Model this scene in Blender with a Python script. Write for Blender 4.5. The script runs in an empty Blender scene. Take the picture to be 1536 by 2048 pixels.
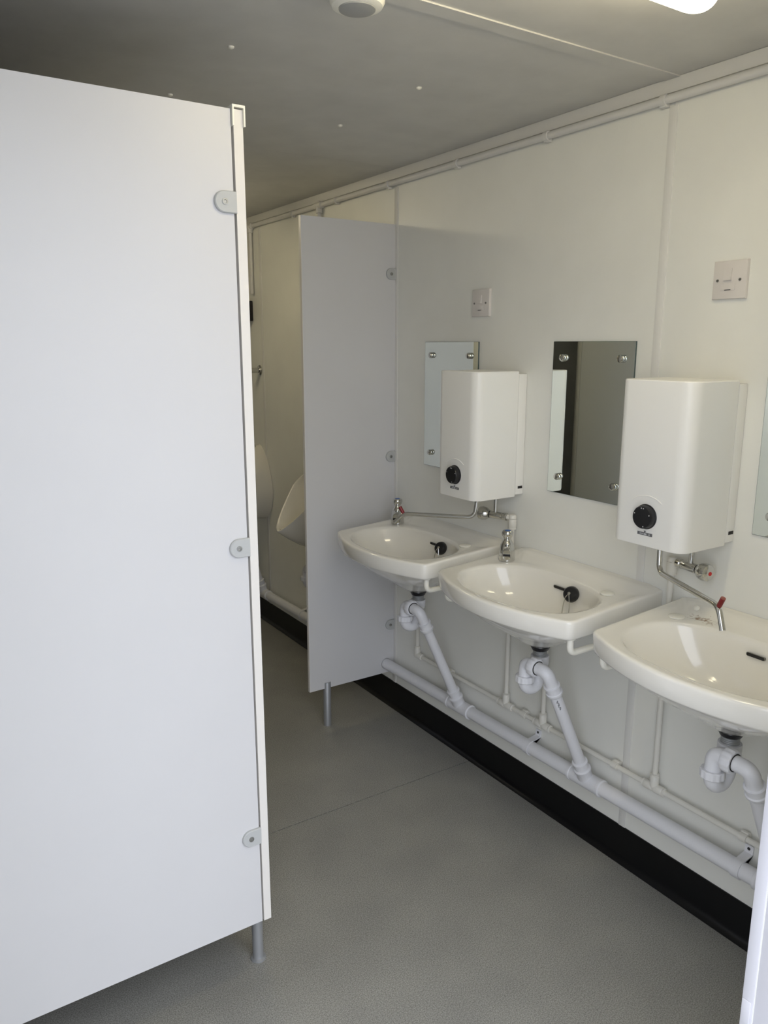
import bpy, bmesh, math, random
from mathutils import Vector, Matrix

random.seed(7)
scene = bpy.context.scene
COL = scene.collection
PI = math.pi

# ------------------------------------------------------------------ camera
CAM = Vector((-1.70, 0.0, 1.486))
PITCH, YAW, ROLL, FPX = 0.2112156, 0.5797289, 0.0012196, 1557.1
cam_data = bpy.data.cameras.new('camera')
cam = bpy.data.objects.new('camera', cam_data)
COL.objects.link(cam)
fw = Vector((math.sin(YAW) * math.cos(PITCH), math.cos(YAW) * math.cos(PITCH), -math.sin(PITCH)))
rt = Vector((math.cos(YAW), -math.sin(YAW), 0))
up = rt.cross(fw)
rt2 = rt * math.cos(ROLL) + up * math.sin(ROLL)
up2 = -rt * math.sin(ROLL) + up * math.cos(ROLL)
m = Matrix((rt2, up2, -fw)).transposed().to_4x4()
m.translation = CAM
cam.matrix_world = m
cam_data.sensor_fit = 'VERTICAL'
cam_data.sensor_height = 24.0
cam_data.lens = 24.0 * FPX / 2048.0
cam_data.clip_start = 0.02
scene.camera = cam

# ------------------------------------------------------------------ world, lights, exposure
world = bpy.data.worlds.new('overcast_sky')
scene.world = world
world.use_nodes = True
wn = world.node_tree
wn.nodes.clear()
wo = wn.nodes.new('ShaderNodeOutputWorld')
wb = wn.nodes.new('ShaderNodeBackground')
wb.inputs['Color'].default_value = (0.85, 0.895, 1.0, 1)
wb.inputs['Strength'].default_value = 3.0
wn.links.new(wb.outputs[0], wo.inputs[0])

LAMP_STRENGTH = 14.0
LAMP_COLOR = (1.0, 0.87, 0.59)

vs = scene.view_settings
vs.view_transform = 'Standard'
vs.look = 'None'
vs.gamma = 1.0
vs.use_curve_mapping = False
vs.exposure = 0.20

# doorway portal: only guides sampling of the sky through the entrance, gives no light itself
pl = bpy.data.lights.new('doorway_portal', 'AREA')
pl.shape = 'RECTANGLE'
pl.size, pl.size_y = 1.05, 2.06
pl.cycles.is_portal = True
po = bpy.data.objects.new('doorway_portal', pl)
COL.objects.link(po)
po.location = (-1.2, 0.44, 1.0)
po.rotation_euler = (PI / 2, 0, 0)

# ------------------------------------------------------------------ materials
def new_mat(name):
    mt = bpy.data.materials.new(name)
    mt.use_nodes = True
    nt = mt.node_tree
    return mt, nt, nt.nodes['Principled BSDF']

def plain(name, col, rough=0.4, metal=0.0, coat=0.0, mottle=0.0, mscale=6.0, bump=0.0, bscale=60.0, spec=0.5):
    mt, nt, b = new_mat(name)
    b.inputs['Roughness'].default_value = rough
    b.inputs['Metallic'].default_value = metal
    b.inputs['Specular IOR Level'].default_value = spec
    b.inputs['Coat Weight'].default_value = coat
    b.inputs['Coat Roughness'].default_value = 0.05
    tc = nt.nodes.new('ShaderNodeTexCoord')
    nz = nt.nodes.new('ShaderNodeTexNoise')
    nz.inputs['Scale'].default_value = mscale
    nz.inputs['Detail'].default_value = 5
    nt.links.new(tc.outputs['Object'], nz.inputs['Vector'])
    rp = nt.nodes.new('ShaderNodeValToRGB')
    k = mottle
    rp.color_ramp.elements[0].position = 0.3
    rp.color_ramp.elements[1].position = 0.7
    rp.color_ramp.elements[0].color = (col[0] * (1 - k), col[1] * (1 - k), col[2] * (1 - k), 1)
    rp.color_ramp.elements[1].color = (min(1, col[0] * (1 + k)), min(1, col[1] * (1 + k)), min(1, col[2] * (1 + k)), 1)
    nt.links.new(nz.outputs['Fac'], rp.inputs['Fac'])
    nt.links.new(rp.outputs['Color'], b.inputs['Base Color'])
    if bump:
        n2 = nt.nodes.new('ShaderNodeTexNoise')
        n2.inputs['Scale'].default_value = bscale
        n2.inputs['Detail'].default_value = 4
        nt.links.new(tc.outputs['Object'], n2.inputs['Vector'])
        bp = nt.nodes.new('ShaderNodeBump')
        bp.inputs['Strength'].default_value = bump
        bp.inputs['Distance'].default_value = 0.002
        nt.links.new(n2.outputs['Fac'], bp.inputs['Height'])
        nt.links.new(bp.outputs['Normal'], b.inputs['Normal'])
    return mt

def speckled(name):
    mt, nt, b = new_mat(name)
    b.inputs['Roughness'].default_value = 0.42
    tc = nt.nodes.new('ShaderNodeTexCoord')
    n1 = nt.nodes.new('ShaderNodeTexNoise'); n1.inputs['Scale'].default_value = 360; n1.inputs['Detail'].default_value = 3
    n2 = nt.nodes.new('ShaderNodeTexNoise'); n2.inputs['Scale'].default_value = 5; n2.inputs['Detail'].default_value = 4
    vo = nt.nodes.new('ShaderNodeTexVoronoi'); vo.inputs['Scale'].default_value = 105
    for n in (n1, n2, vo):
        nt.links.new(tc.outputs['Object'], n.inputs['Vector'])
    r1 = nt.nodes.new('ShaderNodeValToRGB')
    r1.color_ramp.elements[0].position = 0.32; r1.color_ramp.elements[0].color = (0.185, 0.182, 0.162, 1)
    r1.color_ramp.elements[1].position = 0.66; r1.color_ramp.elements[1].color = (0.420, 0.412, 0.378, 1)
    nt.links.new(n1.outputs['Fac'], r1.inputs['Fac'])
    r2 = nt.nodes.new('ShaderNodeValToRGB')
    r2.color_ramp.elements[0].position = 0.3; r2.color_ramp.elements[0].color = (0.9, 0.9, 0.9, 1)
    r2.color_ramp.elements[1].position = 0.7; r2.color_ramp.elements[1].color = (1.06, 1.06, 1.04, 1)
    nt.links.new(n2.outputs['Fac'], r2.inputs['Fac'])
    r3 = nt.nodes.new('ShaderNodeValToRGB')
    r3.color_ramp.elements[0].position = 0.07; r3.color_ramp.elements[0].color = (0.55, 0.55, 0.55, 1)
    r3.color_ramp.elements[1].position = 0.16; r3.color_ramp.elements[1].color = (1, 1, 1, 1)
    nt.links.new(vo.outputs['Distance'], r3.inputs['Fac'])
    mx = nt.nodes.new('ShaderNodeMixRGB'); mx.blend_type = 'MULTIPLY'; mx.inputs[0].default_value = 1
    nt.links.new(r1.outputs[0], mx.inputs[1]); nt.links.new(r2.outputs[0], mx.inputs[2])
    m2 = nt.nodes.new('ShaderNodeMixRGB'); m2.blend_type = 'MULTIPLY'; m2.inputs[0].default_value = 0.8
    nt.links.new(mx.outputs[0], m2.inputs[1]); nt.links.new(r3.outputs[0], m2.inputs[2])
    nt.links.new(m2.outputs[0], b.inputs['Base Color'])
    bp = nt.nodes.new('ShaderNodeBump'); bp.inputs['Strength'].default_value = 0.12; bp.inputs['Distance'].default_value = 0.001
    nt.links.new(n1.outputs['Fac'], bp.inputs['Height']); nt.links.new(bp.outputs['Normal'], b.inputs['Normal'])
    return mt

def emission(name, col, s):
    mt, nt, b = new_mat(name)
    b.inputs['Base Color'].default_value = (0.9, 0.9, 0.88, 1)
    b.inputs['Emission Color'].default_value = (*col, 1)
    b.inputs['Emission Strength'].default_value = s
    return mt

def stained_ceramic(name, col, centre):
    """glossy ceramic with brownish grime specks around one place (object space)"""
    mt, nt, b = new_mat(name)
    b.inputs['Roughness'].default_value = 0.10
    b.inputs['Coat Weight'].default_value = 0.4
    tc = nt.nodes.new('ShaderNodeTexCoord')
    mp = nt.nodes.new('ShaderNodeVectorMath'); mp.operation = 'SUBTRACT'; mp.inputs[1].default_value = centre
    sc = nt.nodes.new('ShaderNodeVectorMath'); sc.operation = 'MULTIPLY'; sc.inputs[1].default_value = (26, 11, 20)
    ln = nt.nodes.new('ShaderNodeVectorMath'); ln.operation = 'LENGTH'
    nt.links.new(tc.outputs['Object'], mp.inputs[0]); nt.links.new(mp.outputs[0], sc.inputs[0]); nt.links.new(sc.outputs[0], ln.inputs[0])
    nz = nt.nodes.new('ShaderNodeTexNoise'); nz.inputs['Scale'].default_value = 110; nz.inputs['Detail'].default_value = 6
    nt.links.new(tc.outputs['Object'], nz.inputs['Vector'])
    r1 = nt.nodes.new('ShaderNodeMapRange'); r1.inputs['From Min'].default_value = 0.1; r1.inputs['From Max'].default_value = 1.0
    r1.inputs['To Min'].default_value = 0.31; r1.inputs['To Max'].default_value = -0.2
    nt.links.new(ln.outputs['Value'], r1.inputs['Value'])
    ad = nt.nodes.new('ShaderNodeMath'); ad.operation = 'ADD'
    nt.links.new(r1.outputs[0], ad.inputs[0]); nt.links.new(nz.outputs['Fac'], ad.inputs[1])
    rp = nt.nodes.new('ShaderNodeValToRGB')
    rp.color_ramp.elements[0].position = 0.66; rp.color_ramp.elements[0].color = (*col, 1)
    rp.color_ramp.elements[1].position = 0.90; rp.color_ramp.elements[1].color = (0.28, 0.17, 0.09, 1)
    nt.links.new(ad.outputs[0], rp.inputs['Fac'])
    nt.links.new(rp.outputs['Color'], b.inputs['Base Color'])
    return mt

M = {}
M['wall'] = plain('white_wall_board', (0.855, 0.85, 0.79), 0.45, mottle=0.025, mscale=5, bump=0.05, bscale=90)
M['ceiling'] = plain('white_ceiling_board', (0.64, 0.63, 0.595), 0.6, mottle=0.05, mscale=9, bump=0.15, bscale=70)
M['strip'] = plain('white_cover_strip', (0.80, 0.79, 0.75), 0.5)
M['trimboard'] = plain('off_white_trim', (0.70, 0.69, 0.66), 0.5)
M['floor'] = speckled('speckled_grey_vinyl')
M['gap'] = plain('dark_joint', (0.05, 0.05, 0.045), 0.9)
M['skirting'] = plain('black_vinyl', (0.0025, 0.0025, 0.0035), 0.30, spec=0.35)
M['laminate'] = plain('white_laminate', (0.665, 0.66, 0.66), 0.38, mottle=0.01)
M['edge'] = plain('cream_edging', (0.80, 0.77, 0.72), 0.4)
M['header'] = plain('white_coated_channel', (0.90, 0.88, 0.78), 0.3)
M['greyplastic'] = plain('grey_bracket_plastic', (0.50, 0.51, 0.50), 0.4)
M['ceramic'] = plain('white_ceramic', (0.90, 0.875, 0.80), 0.10, coat=0.4)
M['ceramic_dirty'] = stained_ceramic('white_ceramic_with_grime', (0.90, 0.875, 0.80), (-0.080, 0.155, 0.008))
M['urinal'] = plain('urinal_ceramic', (0.82, 0.79, 0.70), 0.12, coat=0.4)
M['pvc'] = plain('white_waste_plastic', (0.82, 0.82, 0.84), 0.38)
M['pushfit'] = plain('cream_pushfit_plastic', (0.80, 0.78, 0.71), 0.4)
M['heater'] = plain('white_heater_plastic', (0.93, 0.915, 0.86), 0.32)
M['chrome'] = plain('chrome', (0.62, 0.62, 0.60), 0.10, metal=1.0)
M['satin'] = plain('satin_aluminium', (0.42, 0.43, 0.44), 0.5, metal=0.6)
M['screw'] = plain('dull_screw_metal', (0.35, 0.35, 0.33), 0.4, metal=0.9)
M['black'] = plain('black_plastic', (0.012, 0.012, 0.014), 0.30)
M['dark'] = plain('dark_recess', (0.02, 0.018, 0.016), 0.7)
M['darkgrey'] = plain('dark_grey_label', (0.14, 0.14, 0.14), 0.5)
M['print'] = plain('grey_print', (0.25, 0.25, 0.26), 0.5)
M['lightmark'] = plain('pale_grey_print', (0.55, 0.55, 0.55), 0.5)
M['red'] = plain('dark_red_plastic', (0.20, 0.012, 0.015), 0.35)
M['redbright'] = plain('red_plastic', (0.60, 0.02, 0.02), 0.35)
M['blue'] = plain('blue_plastic', (0.03, 0.13, 0.42), 0.35)
M['mirror'] = plain('silvered_glass', (0.84, 0.89, 0.86), 0.0, metal=1.0)
M['mirror_edge'] = plain('glass_edge', (0.06, 0.09, 0.085), 0.15)
M['switch'] = plain('white_switch_plastic', (0.74, 0.70, 0.66), 0.35)
M['lamp'] = emission('lit_diffuser', LAMP_COLOR, LAMP_STRENGTH)
M['lens'] = plain('grey_detector_lens', (0.36, 0.36, 0.34), 0.3)
M['frame'] = plain('white_door_frame', (0.64, 0.635, 0.67), 0.4)
M['outside'] = plain('grey_outside_ground', (0.32, 0.32, 0.31), 0.9, mottle=0.1)
M['chain'] = plain('ball_chain_metal', (0.55, 0.55, 0.52), 0.25, metal=1.0)

# ------------------------------------------------------------------ mesh helpers
def BM():
    return bmesh.new()

def box(bm, x0, x1, y0, y1, z0, z1, bevel=0.0, seg=2):
    r = bmesh.ops.create_cube(bm, size=1.0)
    vs_ = r['verts']
    bmesh.ops.scale(bm, vec=(abs(x1 - x0), abs(y1 - y0), abs(z1 - z0)), verts=vs_)
    bmesh.ops.translate(bm, vec=((x0 + x1) / 2, (y0 + y1) / 2, (z0 + z1) / 2), verts=vs_)
    if bevel:
        es = list({e for v in vs_ for e in v.link_edges})
        bmesh.ops.bevel(bm, geom=es, offset=bevel, segments=seg, affect='EDGES', profile=0.5)
    return bm

def loft(bm, rings, cap0=True, cap1=True, closed=True):
    V = [[bm.verts.new(p) for p in r] for r in rings]
    n = len(V[0])
    for a, b in zip(V, V[1:]):
        for i in range(n if closed else n - 1):
            j = (i + 1) % n
            try:
                bm.faces.new((a[i], a[j], b[j], b[i]))
            except ValueError:
                pass
    if cap0:
        bm.faces.new(list(reversed(V[0])))
    if cap1:
        bm.faces.new(V[-1])
    return bm

def frame_of(d):
    d = Vector(d).normalized()
    a = Vector((0, 0, 1)) if abs(d.z) < 0.9 else Vector((1, 0, 0))
    u = d.cross(a).normalized()
    return u, d.cross(u).normalized()

def tube(bm, pts, r, seg=14, radii=None):
    pts = [Vector(p) for p in pts]
    dirs = []
    for i in range(len(pts)):
        a = pts[max(0, i - 1)]; b = pts[min(len(pts) - 1, i + 1)]
        d = Vector((0, 0, 0))
        if i > 0: d += (pts[i] - pts[i - 1]).normalized()
        if i < len(pts) - 1: d += (pts[i + 1] - pts[i]).normalized()
        dirs.append(d.normalized() if d.length > 1e-6 else (b - a).normalized())
    u, w = frame_of(dirs[0])
    rings = []
    for i, p in enumerate(pts):
        if i:
            q = dirs[i - 1].rotation_difference(dirs[i])
            u = q @ u; w = q @ w
        rr = radii[i] if radii else r
        rings.append([p + (u * math.cos(t) + w * math.sin(t)) * rr for t in [2 * PI * k / seg for k in range(seg)]])
    loft(bm, rings)
    return bm

def fillet(pts, r, n=6):
    pts = [Vector(p) for p in pts]
    out = [pts[0]]
    for i in range(1, len(pts) - 1):
        a, b, c = pts[i - 1], pts[i], pts[i + 1]
        d1 = (a - b).normalized(); d2 = (c - b).normalized()
        ang = d1.angle(d2)
        t = min(r / math.tan(ang / 2), (a - b).length * 0.49, (c - b).length * 0.49)
        p1 = b + d1 * t; p2 = b + d2 * t
        for k in range(n + 1):
            s = k / n
            out.append((1 - s) ** 2 * p1 + 2 * s * (1 - s) * b + s * s * p2)
    out.append(pts[-1])
    return out

def lathe(bm, prof, origin=(0, 0, 0), axis=(0, 0, 1), seg=24):
    """prof: list of (radius, height along axis)"""
    ax = Vector(axis).normalized(); o = Vector(origin)
    u, w = frame_of(ax)
    rings = []
    for r, h in prof:
        r = max(r, 1e-5)
        rings.append([o + ax * h + (u * math.cos(t) + w * math.sin(t)) * r for t in [2 * PI * k / seg for k in range(seg)]])
    loft(bm, rings)
    return bm

def cyl(bm, p0, p1, r, seg=16):
    p0 = Vector(p0); p1 = Vector(p1)
    return lathe(bm, [(r, 0), (r, (p1 - p0).length)], p0, p1 - p0, seg)

def ribbed(bm, p0, p1, r, ribs=10):
    """plastic nut: ribbed outside"""
    p0 = Vector(p0); p1 = Vector(p1); d = (p1 - p0); L = d.length; d.normalize()
    u, w = frame_of(d)
    n = ribs * 4
    def ring(h, k):
        out = []
        for i in range(n):
            t = 2 * PI * i / n
            rr = r * k * (1.0 if (i % 4) in (0, 1) else 0.945)
            out.append(p0 + d * h + (u * math.cos(t) + w * math.sin(t)) * rr)
        return out
    loft(bm, [ring(0, 0.93), ring(L * 0.12, 1), ring(L * 0.88, 1), ring(L, 0.93)])
    return bm

def prism(bm, pts2, z0, z1, plane='xy'):
    def P(a, b, c):
        return {'xy': (a, b, c), 'xz': (a, c, b), 'yz': (c, a, b)}[plane]
    loft(bm, [[P(a, b, z0) for a, b in pts2], [P(a, b, z1) for a, b in pts2]])
    return bm

def obj(name, bm, mat, parent=None, base=None, angle=35, tri=False):
    bmesh.ops.recalc_face_normals(bm, faces=bm.faces)
    me = bpy.data.meshes.new(name)
    if base is None and parent is not None:
        base = parent.get('_base', None)
    if base is not None:
        bmesh.ops.translate(bm, vec=[-c for c in base], verts=bm.verts)
    bm.to_mesh(me); bm.free()
    me.materials.append(M[mat] if isinstance(mat, str) else mat)
    for p in me.polygons:
        p.use_smooth = True
    me.set_sharp_from_angle(angle=math.radians(angle))
    o = bpy.data.objects.new(name, me)
    COL.objects.link(o)
    if parent is not None:
        o.parent = parent
        if base is not None:
            o['_base'] = list(base)
    return o

def thing(name, label, cat, loc, group=None):
    o = bpy.data.objects.new(name, None)
    o.empty_display_size = 0.05
    COL.objects.link(o)
    o.location = loc
    o['_base'] = list(loc)
    o['label'] = label; o['category'] = cat
    if group: o['group'] = group
    return o

def struct(name, bm, mat, label=None):
    o = obj(name, bm, mat)
    o['kind'] = 'structure'
    o['_base'] = [0, 0, 0]
    if label: o['label'] = label
    return o

# ------------------------------------------------------------------ dimensions of the cabin
H = 2.113                     # ceiling height
XL, YF, YE = -2.40, 4.70, 0.54  # left wall, far wall, entrance wall (inner faces)
DX0, DX1, DZ = -1.74, -0.683, 2.03   # entrance opening

# ------------------------------------------------------------------ setting
fl = struct('floor', box(BM(), XL - 0.06, 0.06, YE - 0.10, YF + 0.06, -0.12, -0.003), 'gap', 'speckled grey vinyl floor laid in sheets')
for a, b in ((YE - 0.10, 1.9970), (2.0010, 3.9970), (4.0010, YF + 0.05)):
    obj('vinyl_sheet', box(BM(), XL - 0.05, -0.0005, a, b, -0.003, 0.0), 'floor', fl)

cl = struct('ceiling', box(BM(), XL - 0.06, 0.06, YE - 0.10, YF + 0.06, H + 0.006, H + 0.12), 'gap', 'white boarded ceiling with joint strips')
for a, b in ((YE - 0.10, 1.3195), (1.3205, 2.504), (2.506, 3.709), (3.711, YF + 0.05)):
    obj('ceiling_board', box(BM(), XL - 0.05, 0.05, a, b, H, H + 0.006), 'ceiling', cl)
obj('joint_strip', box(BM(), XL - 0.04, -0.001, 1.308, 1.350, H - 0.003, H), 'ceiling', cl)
for x, y in ((-0.965, 1.725), (-0.469, 1.724), (-0.463, 2.125), (-0.969, 2.118)):
    bm = lathe(BM(), [(0.007, 0), (0.0065, 0.003), (0.003, 0.005)], (x, y, H), (0, 0, -1), 12)
    obj('screw_cap', bm, 'header', cl)

wr = struct('wall_right', box(BM(), 0.004, 0.10, YE - 0.10, YF + 0.06, -0.12, H + 0.12), 'gap', 'white boarded wall behind the washbasins')
edges = [YE - 0.10, 1.321, 2.512, 3.715, YF + 0.05]
for a, b in zip(edges, edges[1:]):
    obj('wall_board', box(BM(), 0.0, 0.004, a + 0.0006, b - 0.0006, 0.0, H), 'wall', wr)
for c in (1.322, 2.513, 3.722):
    obj('cover_strip', box(BM(), -0.0025, 0.0, c - 0.012, c + 0.012, 0.10, 2.050, 0.0008), 'strip', wr)
struct('wall_left', box(BM(), XL - 0.10, XL, YE - 0.10, YF + 0.06, -0.12, H + 0.12), 'wall', 'white wall behind the toilet cubicles')
struct('wall_far', box(BM(), XL, 0.004, YF, YF + 0.10, -0.12, H + 0.12), 'wall', 'white wall at the far end of the cabin')
bm = BM()
box(bm, XL - 0.10, DX0, YE - 0.10, YE, -0.12, H + 0.12)
box(bm, DX1, 0.10, YE - 0.10, YE, -0.12, H + 0.12)
box(bm, DX0, DX1, YE - 0.10, YE, DZ, H + 0.12)
struct('wall_entrance', bm, 'wall', 'white wall around the entrance doorway')

# black vinyl skirting with a coved toe
prof = [(0, 0.0), (-0.020, 0.0), (-0.020, 0.003), (-0.012, 0.007), (-0.007, 0.013), (-0.0045, 0.022), (-0.004, 0.108), (-0.0035, 0.1105), (0, 0.1105)]
bm = BM(); prism(bm, prof, YE + 0.001, YF - 0.001, 'xz')
struct('baseboard_right', bm, 'skirting', 'black vinyl skirting along the washbasin wall')
prof2 = [(XL - x, z) for x, z in prof]
bm = BM(); prism(bm, prof2, YE + 0.001, YF - 0.001, 'xz')
struct('baseboard_left', bm, 'skirting', 'black vinyl skirting along the cubicle wall')
prof3 = [(YF + x, z) for x, z in prof]
bm = BM(); loft(bm, [[(XL + 0.021, y, z) for y, z in prof3], [(-0.021, y, z) for y, z in prof3]])
struct('baseboard_far', bm, 'skirting', 'black vinyl skirting along the far wall')

# white coving board below the ceiling
struct('trim_1', box(BM(), -0.006, 0.0, YE + 0.001, YF - 0.001, 2.080, H - 0.0005, 0.001), 'trimboard', 'white trim board where wall meets ceiling')

# entrance door frame: jambs and head, each with a stop
bm = BM()
struct_frame = struct('door_1', box(bm, DX1, DX1 + 0.045, YE - 0.16, YE - 0.10, 0.0, DZ + 0.045, 0.002), 'frame', 'white frame of the entrance doorway')
obj('jamb', box(BM(), DX1 - 0.002, DX1 + 0.03, YE - 0.013, YE + 0.006, 0.0, DZ, 0.002), 'frame', struct_frame)
obj('jamb', box(BM(), DX1 - 0.0005, DX1 + 0.02, YE - 0.1005, YE - 0.014, 0.0, DZ, 0.001), 'frame', struct_frame)
obj('jamb', box(BM(), DX0 - 0.03, DX0 + 0.002, YE - 0.1005, YE + 0.006, 0.0, DZ, 0.002), 'frame', struct_frame)
obj('head', box(BM(), DX0 + 0.003, DX1 - 0.003, YE - 0.1005, YE + 0.006, DZ - 0.002, DZ + 0.03, 0.002), 'frame', struct_frame)
obj('keep_plate', box(BM(), DX1 - 0.0045, DX1 - 0.002, YE - 0.010, YE + 0.004, 0.47, 0.51, 0.001), 'frame', struct_frame)

struct('ground_outside', box(BM(), -9, 7, -9, YE - 0.17, -0.32, -0.20), 'outside', 'grey ground outside the entrance')

# ------------------------------------------------------------------ bracket used on panels (D-shaped plastic block with a screw)
def d_bracket(x_edge, y_face, zc, parent, w=0.045, h=0.040, t=0.007):
    """rounded end towards -X, square end at x_edge, lies on a face that looks to -Y"""
    pts = []
    r = h / 2
    cx = x_edge - w + r
    pts.append((x_edge, zc - r)); 
    for k in range(13):
        a = -PI / 2 - PI * k / 12
        pts.append((cx + r * math.cos(a), zc + r * math.sin(a)))
    pts.append((x_edge, zc + r))
    bm = BM()
    ring0 = [(x, y_face, z) for x, z in pts]
    ring1 = [(x, y_face - t * 0.75, z) for x, z in pts]
    sx, sz = (x_edge + cx) / 2, zc
    ring2 = [(sx + (x - sx) * 0.94, y_face - t, sz + (z - sz) * 0.93) for x, z in pts]
    loft(bm, [ring0, ring1, ring2])
    b = obj('bracket', bm, 'greyplastic', parent)
    bm = lathe(BM(), [(0.006, 0), (0.006, 0.0015), (0.0032, 0.0016), (0.0028, 0.0004), (0.0005, 0.0002)], (cx, y_face - t, zc), (0, -1, 0), 16)
    obj('screw', bm, 'screw', b)
    return b

# ------------------------------------------------------------------ toilet cubicle at the left
YP = 1.487
cub = thing('toilet_cubicle', 'white laminate toilet cubicle with a bright side panel facing the entrance', 'cubicle', (-1.06, YP, 0.0))
def leaning(xa_b, xb_b, xa_t, xb_t, y0, y1, z0, z1):
    b = BM()
    loft(b, [[(xa_b, y0, z0), (xb_b, y0, z0), (xb_b, y1, z0), (xa_b, y1, z0)], [(xa_t, y0, z1), (xb_t, y0, z1), (xb_t, y1, z1), (xa_t, y1, z1)]])
    return b
XF0, XF1 = -1.0660, -1.0475       # front fascia thickness (it leans slightly: see the end panel)
obj('side_panel', leaning(XL + 0.002, -1.0667, XL + 0.002, -1.0728, YP, YP + 0.018, 0.16, 1.920), 'laminate', cub)
obj('front_panel', leaning(-1.0630, -1.0450, -1.0680, -1.0488, 1.4855, 1.62, 0.16, 1.920), 'edge', cub)
obj('front_panel', box(BM(), XF0, XF1, 2.22, 2.535, 0.16, 1.918, 0.0008), 'laminate', cub)
obj('front_panel', box(BM(), XF0, XF1, 3.16, 3.42, 0.16, 1.918, 0.0008), 'laminate', cub)
obj('dividing_panel', box(BM(), XL + 0.002, -1.0715, 2.44, 2.458, 0.16, 1.920, 0.0008), 'laminate', cub)
obj('dividing_panel', box(BM(), XL + 0.002, -1.0715, 3.395, 3.413, 0.16, 1.920, 0.0008), 'laminate', cub)
obj('cubicle_door', box(BM(), XF0 + 0.001, XF1, 1.625, 2.215, 0.16, 1.905, 0.0008), 'laminate', cub)
# second door stands open into its cubicle
bm = box(BM(), 0, 0.0165, 0, 0.60, 0.16, 1.905, 0.0008)
bmesh.ops.rotate(bm, cent=(0, 0, 0), matrix=Matrix.Rotation(math.radians(45), 3, 'Z'), verts=bm.verts)
bmesh.ops.translate(bm, vec=(XF0 - 0.03, 2.56, 0), verts=bm.verts)
obj('cubicle_door', bm, 'laminate', cub)
# inverted U header channel along the top of the front
bm = BM()
hp = [(-1.0714, 1.890), (-1.0714, 1.927), (-1.0456, 1.927), (-1.0456, 1.890), (-1.0486, 1.890), (-1.0486, 1.9225), (-1.0683, 1.9225), (-1.0683, 1.890)]
prism(bm, hp, 1.480, 3.42, 'xz')
obj('header_rail', bm, 'header', cub, angle=20)
for zc in (1.753, 1.070, 0.388):
    d_bracket(-1.0685 + 0.0050 * (1.92 - zc) / 1.76, YP, zc, cub)
for y in (1.556, 2.45, 3.30):
    bm = lathe(BM(), [(0.0135, 0.0), (0.0135, 0.165)], (-1.0520, y, 0.0), (0, 0, 1), 20)
    lathe(bm, [(0.019, 0.0), (0.019, 0.004), (0.0145, 0.006)], (-1.0520, y, 0.0), (0, 0, 1), 20)
    obj('leg', bm, 'satin', cub)

# ------------------------------------------------------------------ urinal divider
YD = 2.518
dv = thing('urinal_divider', 'narrow white modesty panel standing out from the wall beside the furthest washbasin', 'divider', (-0.20, YD + 0.006, 0.0))
pz = 0.226 - 0.0168 * (YD - 0.91)
pp_ = [(-0.394, 0.16), (-0.0005, 0.16), (-0.0005, pz - 0.0002), (-0.0174, pz - 0.0002)]
pp_ += [(-0.040 + 0.0226 * math.cos(a), pz - 0.0226 * math.sin(a)) for a in [2 * PI * k / 28 for k in range(1, 28)]]
pp_ += [(-0.0174, pz + 0.0002), (-0.0005, pz + 0.0002), (-0.0005, 1.922), (-0.394, 1.922)]
bm = prism(BM(), pp_, YD, YD + 0.013, 'xz')
bmesh.ops.triangulate(bm, faces=[f for f in bm.faces if len(f.verts) > 4])
obj('panel', bm, 'laminate', dv)
obj('edge_band', box(BM(), -0.3955, -0.394, YD, YD + 0.013, 0.16, 1.922), 'edge', dv)
for zc in (1.745, 1.060, 0.366):
    d_bracket(-0.002, YD, zc, dv, w=0.042, h=0.042)
bm = lathe(BM(), [(0.0155, 0.0), (0.0155, 0.182), (0.0145, 0.184), (0.0130, 0.184), (0.0130, 0.17)], (-0.316, YD + 0.0065, 0.0), (0, 0, 1), 24)
lg = obj('leg', bm, 'satin', dv)
obj('tube_end_shade', lathe(BM(), [(0.0129, 0.171), (0.0129, 0.180)], (-0.316, YD + 0.0065, 0.0), (0, 0, 1), 20), 'dark', lg)  # dark plug: shade inside the leg's open top, put in as colour

# ------------------------------------------------------------------ washbasins
CY = (2.117, 1.516, 0.915)
ZR = 0.830
HW = 0.270

def basin_outline(n_front=40):
    """closed plan outline (x, y) around the basin, starting at back +y corner, local y"""
    pts = []
    # left side (from +y back) to front corner, front curve, right side, back
    fx = lambda y: -(0.338 + 0.074 * (1 - (y / HW) ** 2))
    r = 0.022
    pts += [(0.0, HW - 0.0)]
    for s in (0.012, 0.03, 0.045, 0.06, 0.075, 0.09, 0.12, 0.16, 0.20, 0.25, 0.29):
        pts.append((-s, HW + (-0.0005)))
    # rounded front corner +y
    c = (fx(HW) , HW)
    a0 = Vector((-0.322, HW)); b0 = Vector((fx(HW), HW)); c0 = Vector((fx(HW - 0.016), HW - 0.016))
    for k in range(9):
        s = k / 8
        p = (1 - s) ** 2 * a0 + 2 * s * (1 - s) * b0 + s * s * c0
        pts.append((p.x, p.y))
    y0 = HW - 0.016
    for k in range(1, n_front):
        y = y0 - 2 * y0 * k / n_front
        pts.append((fx(y), y))
    for k in range(8, -1, -1):
        s = k / 8
        p = (1 - s) ** 2 * a0 + 2 * s * (1 - s) * b0 + s * s * c0
        pts.append((p.x, -p.y))
    for s in (0.29, 0.25, 0.20, 0.16, 0.12, 0.09, 0.075, 0.06, 0.045, 0.03, 0.012):
        pts.append((-s, -(HW - 0.0005)))
    pts.append((0.0, -HW))
    nb = 30
    for k in range(1, nb):
        pts.append((0.0, -HW + 2 * HW * k / nb))
    return pts

def sstep(a, b, x):
    t = max(0.0, min(1.0, (x - a) / (b - a)))
    return t * t * (3 - 2 * t)

def lin(x):
    return max(0.0, min(1.0, (x + 0.33) / 0.33))

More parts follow.
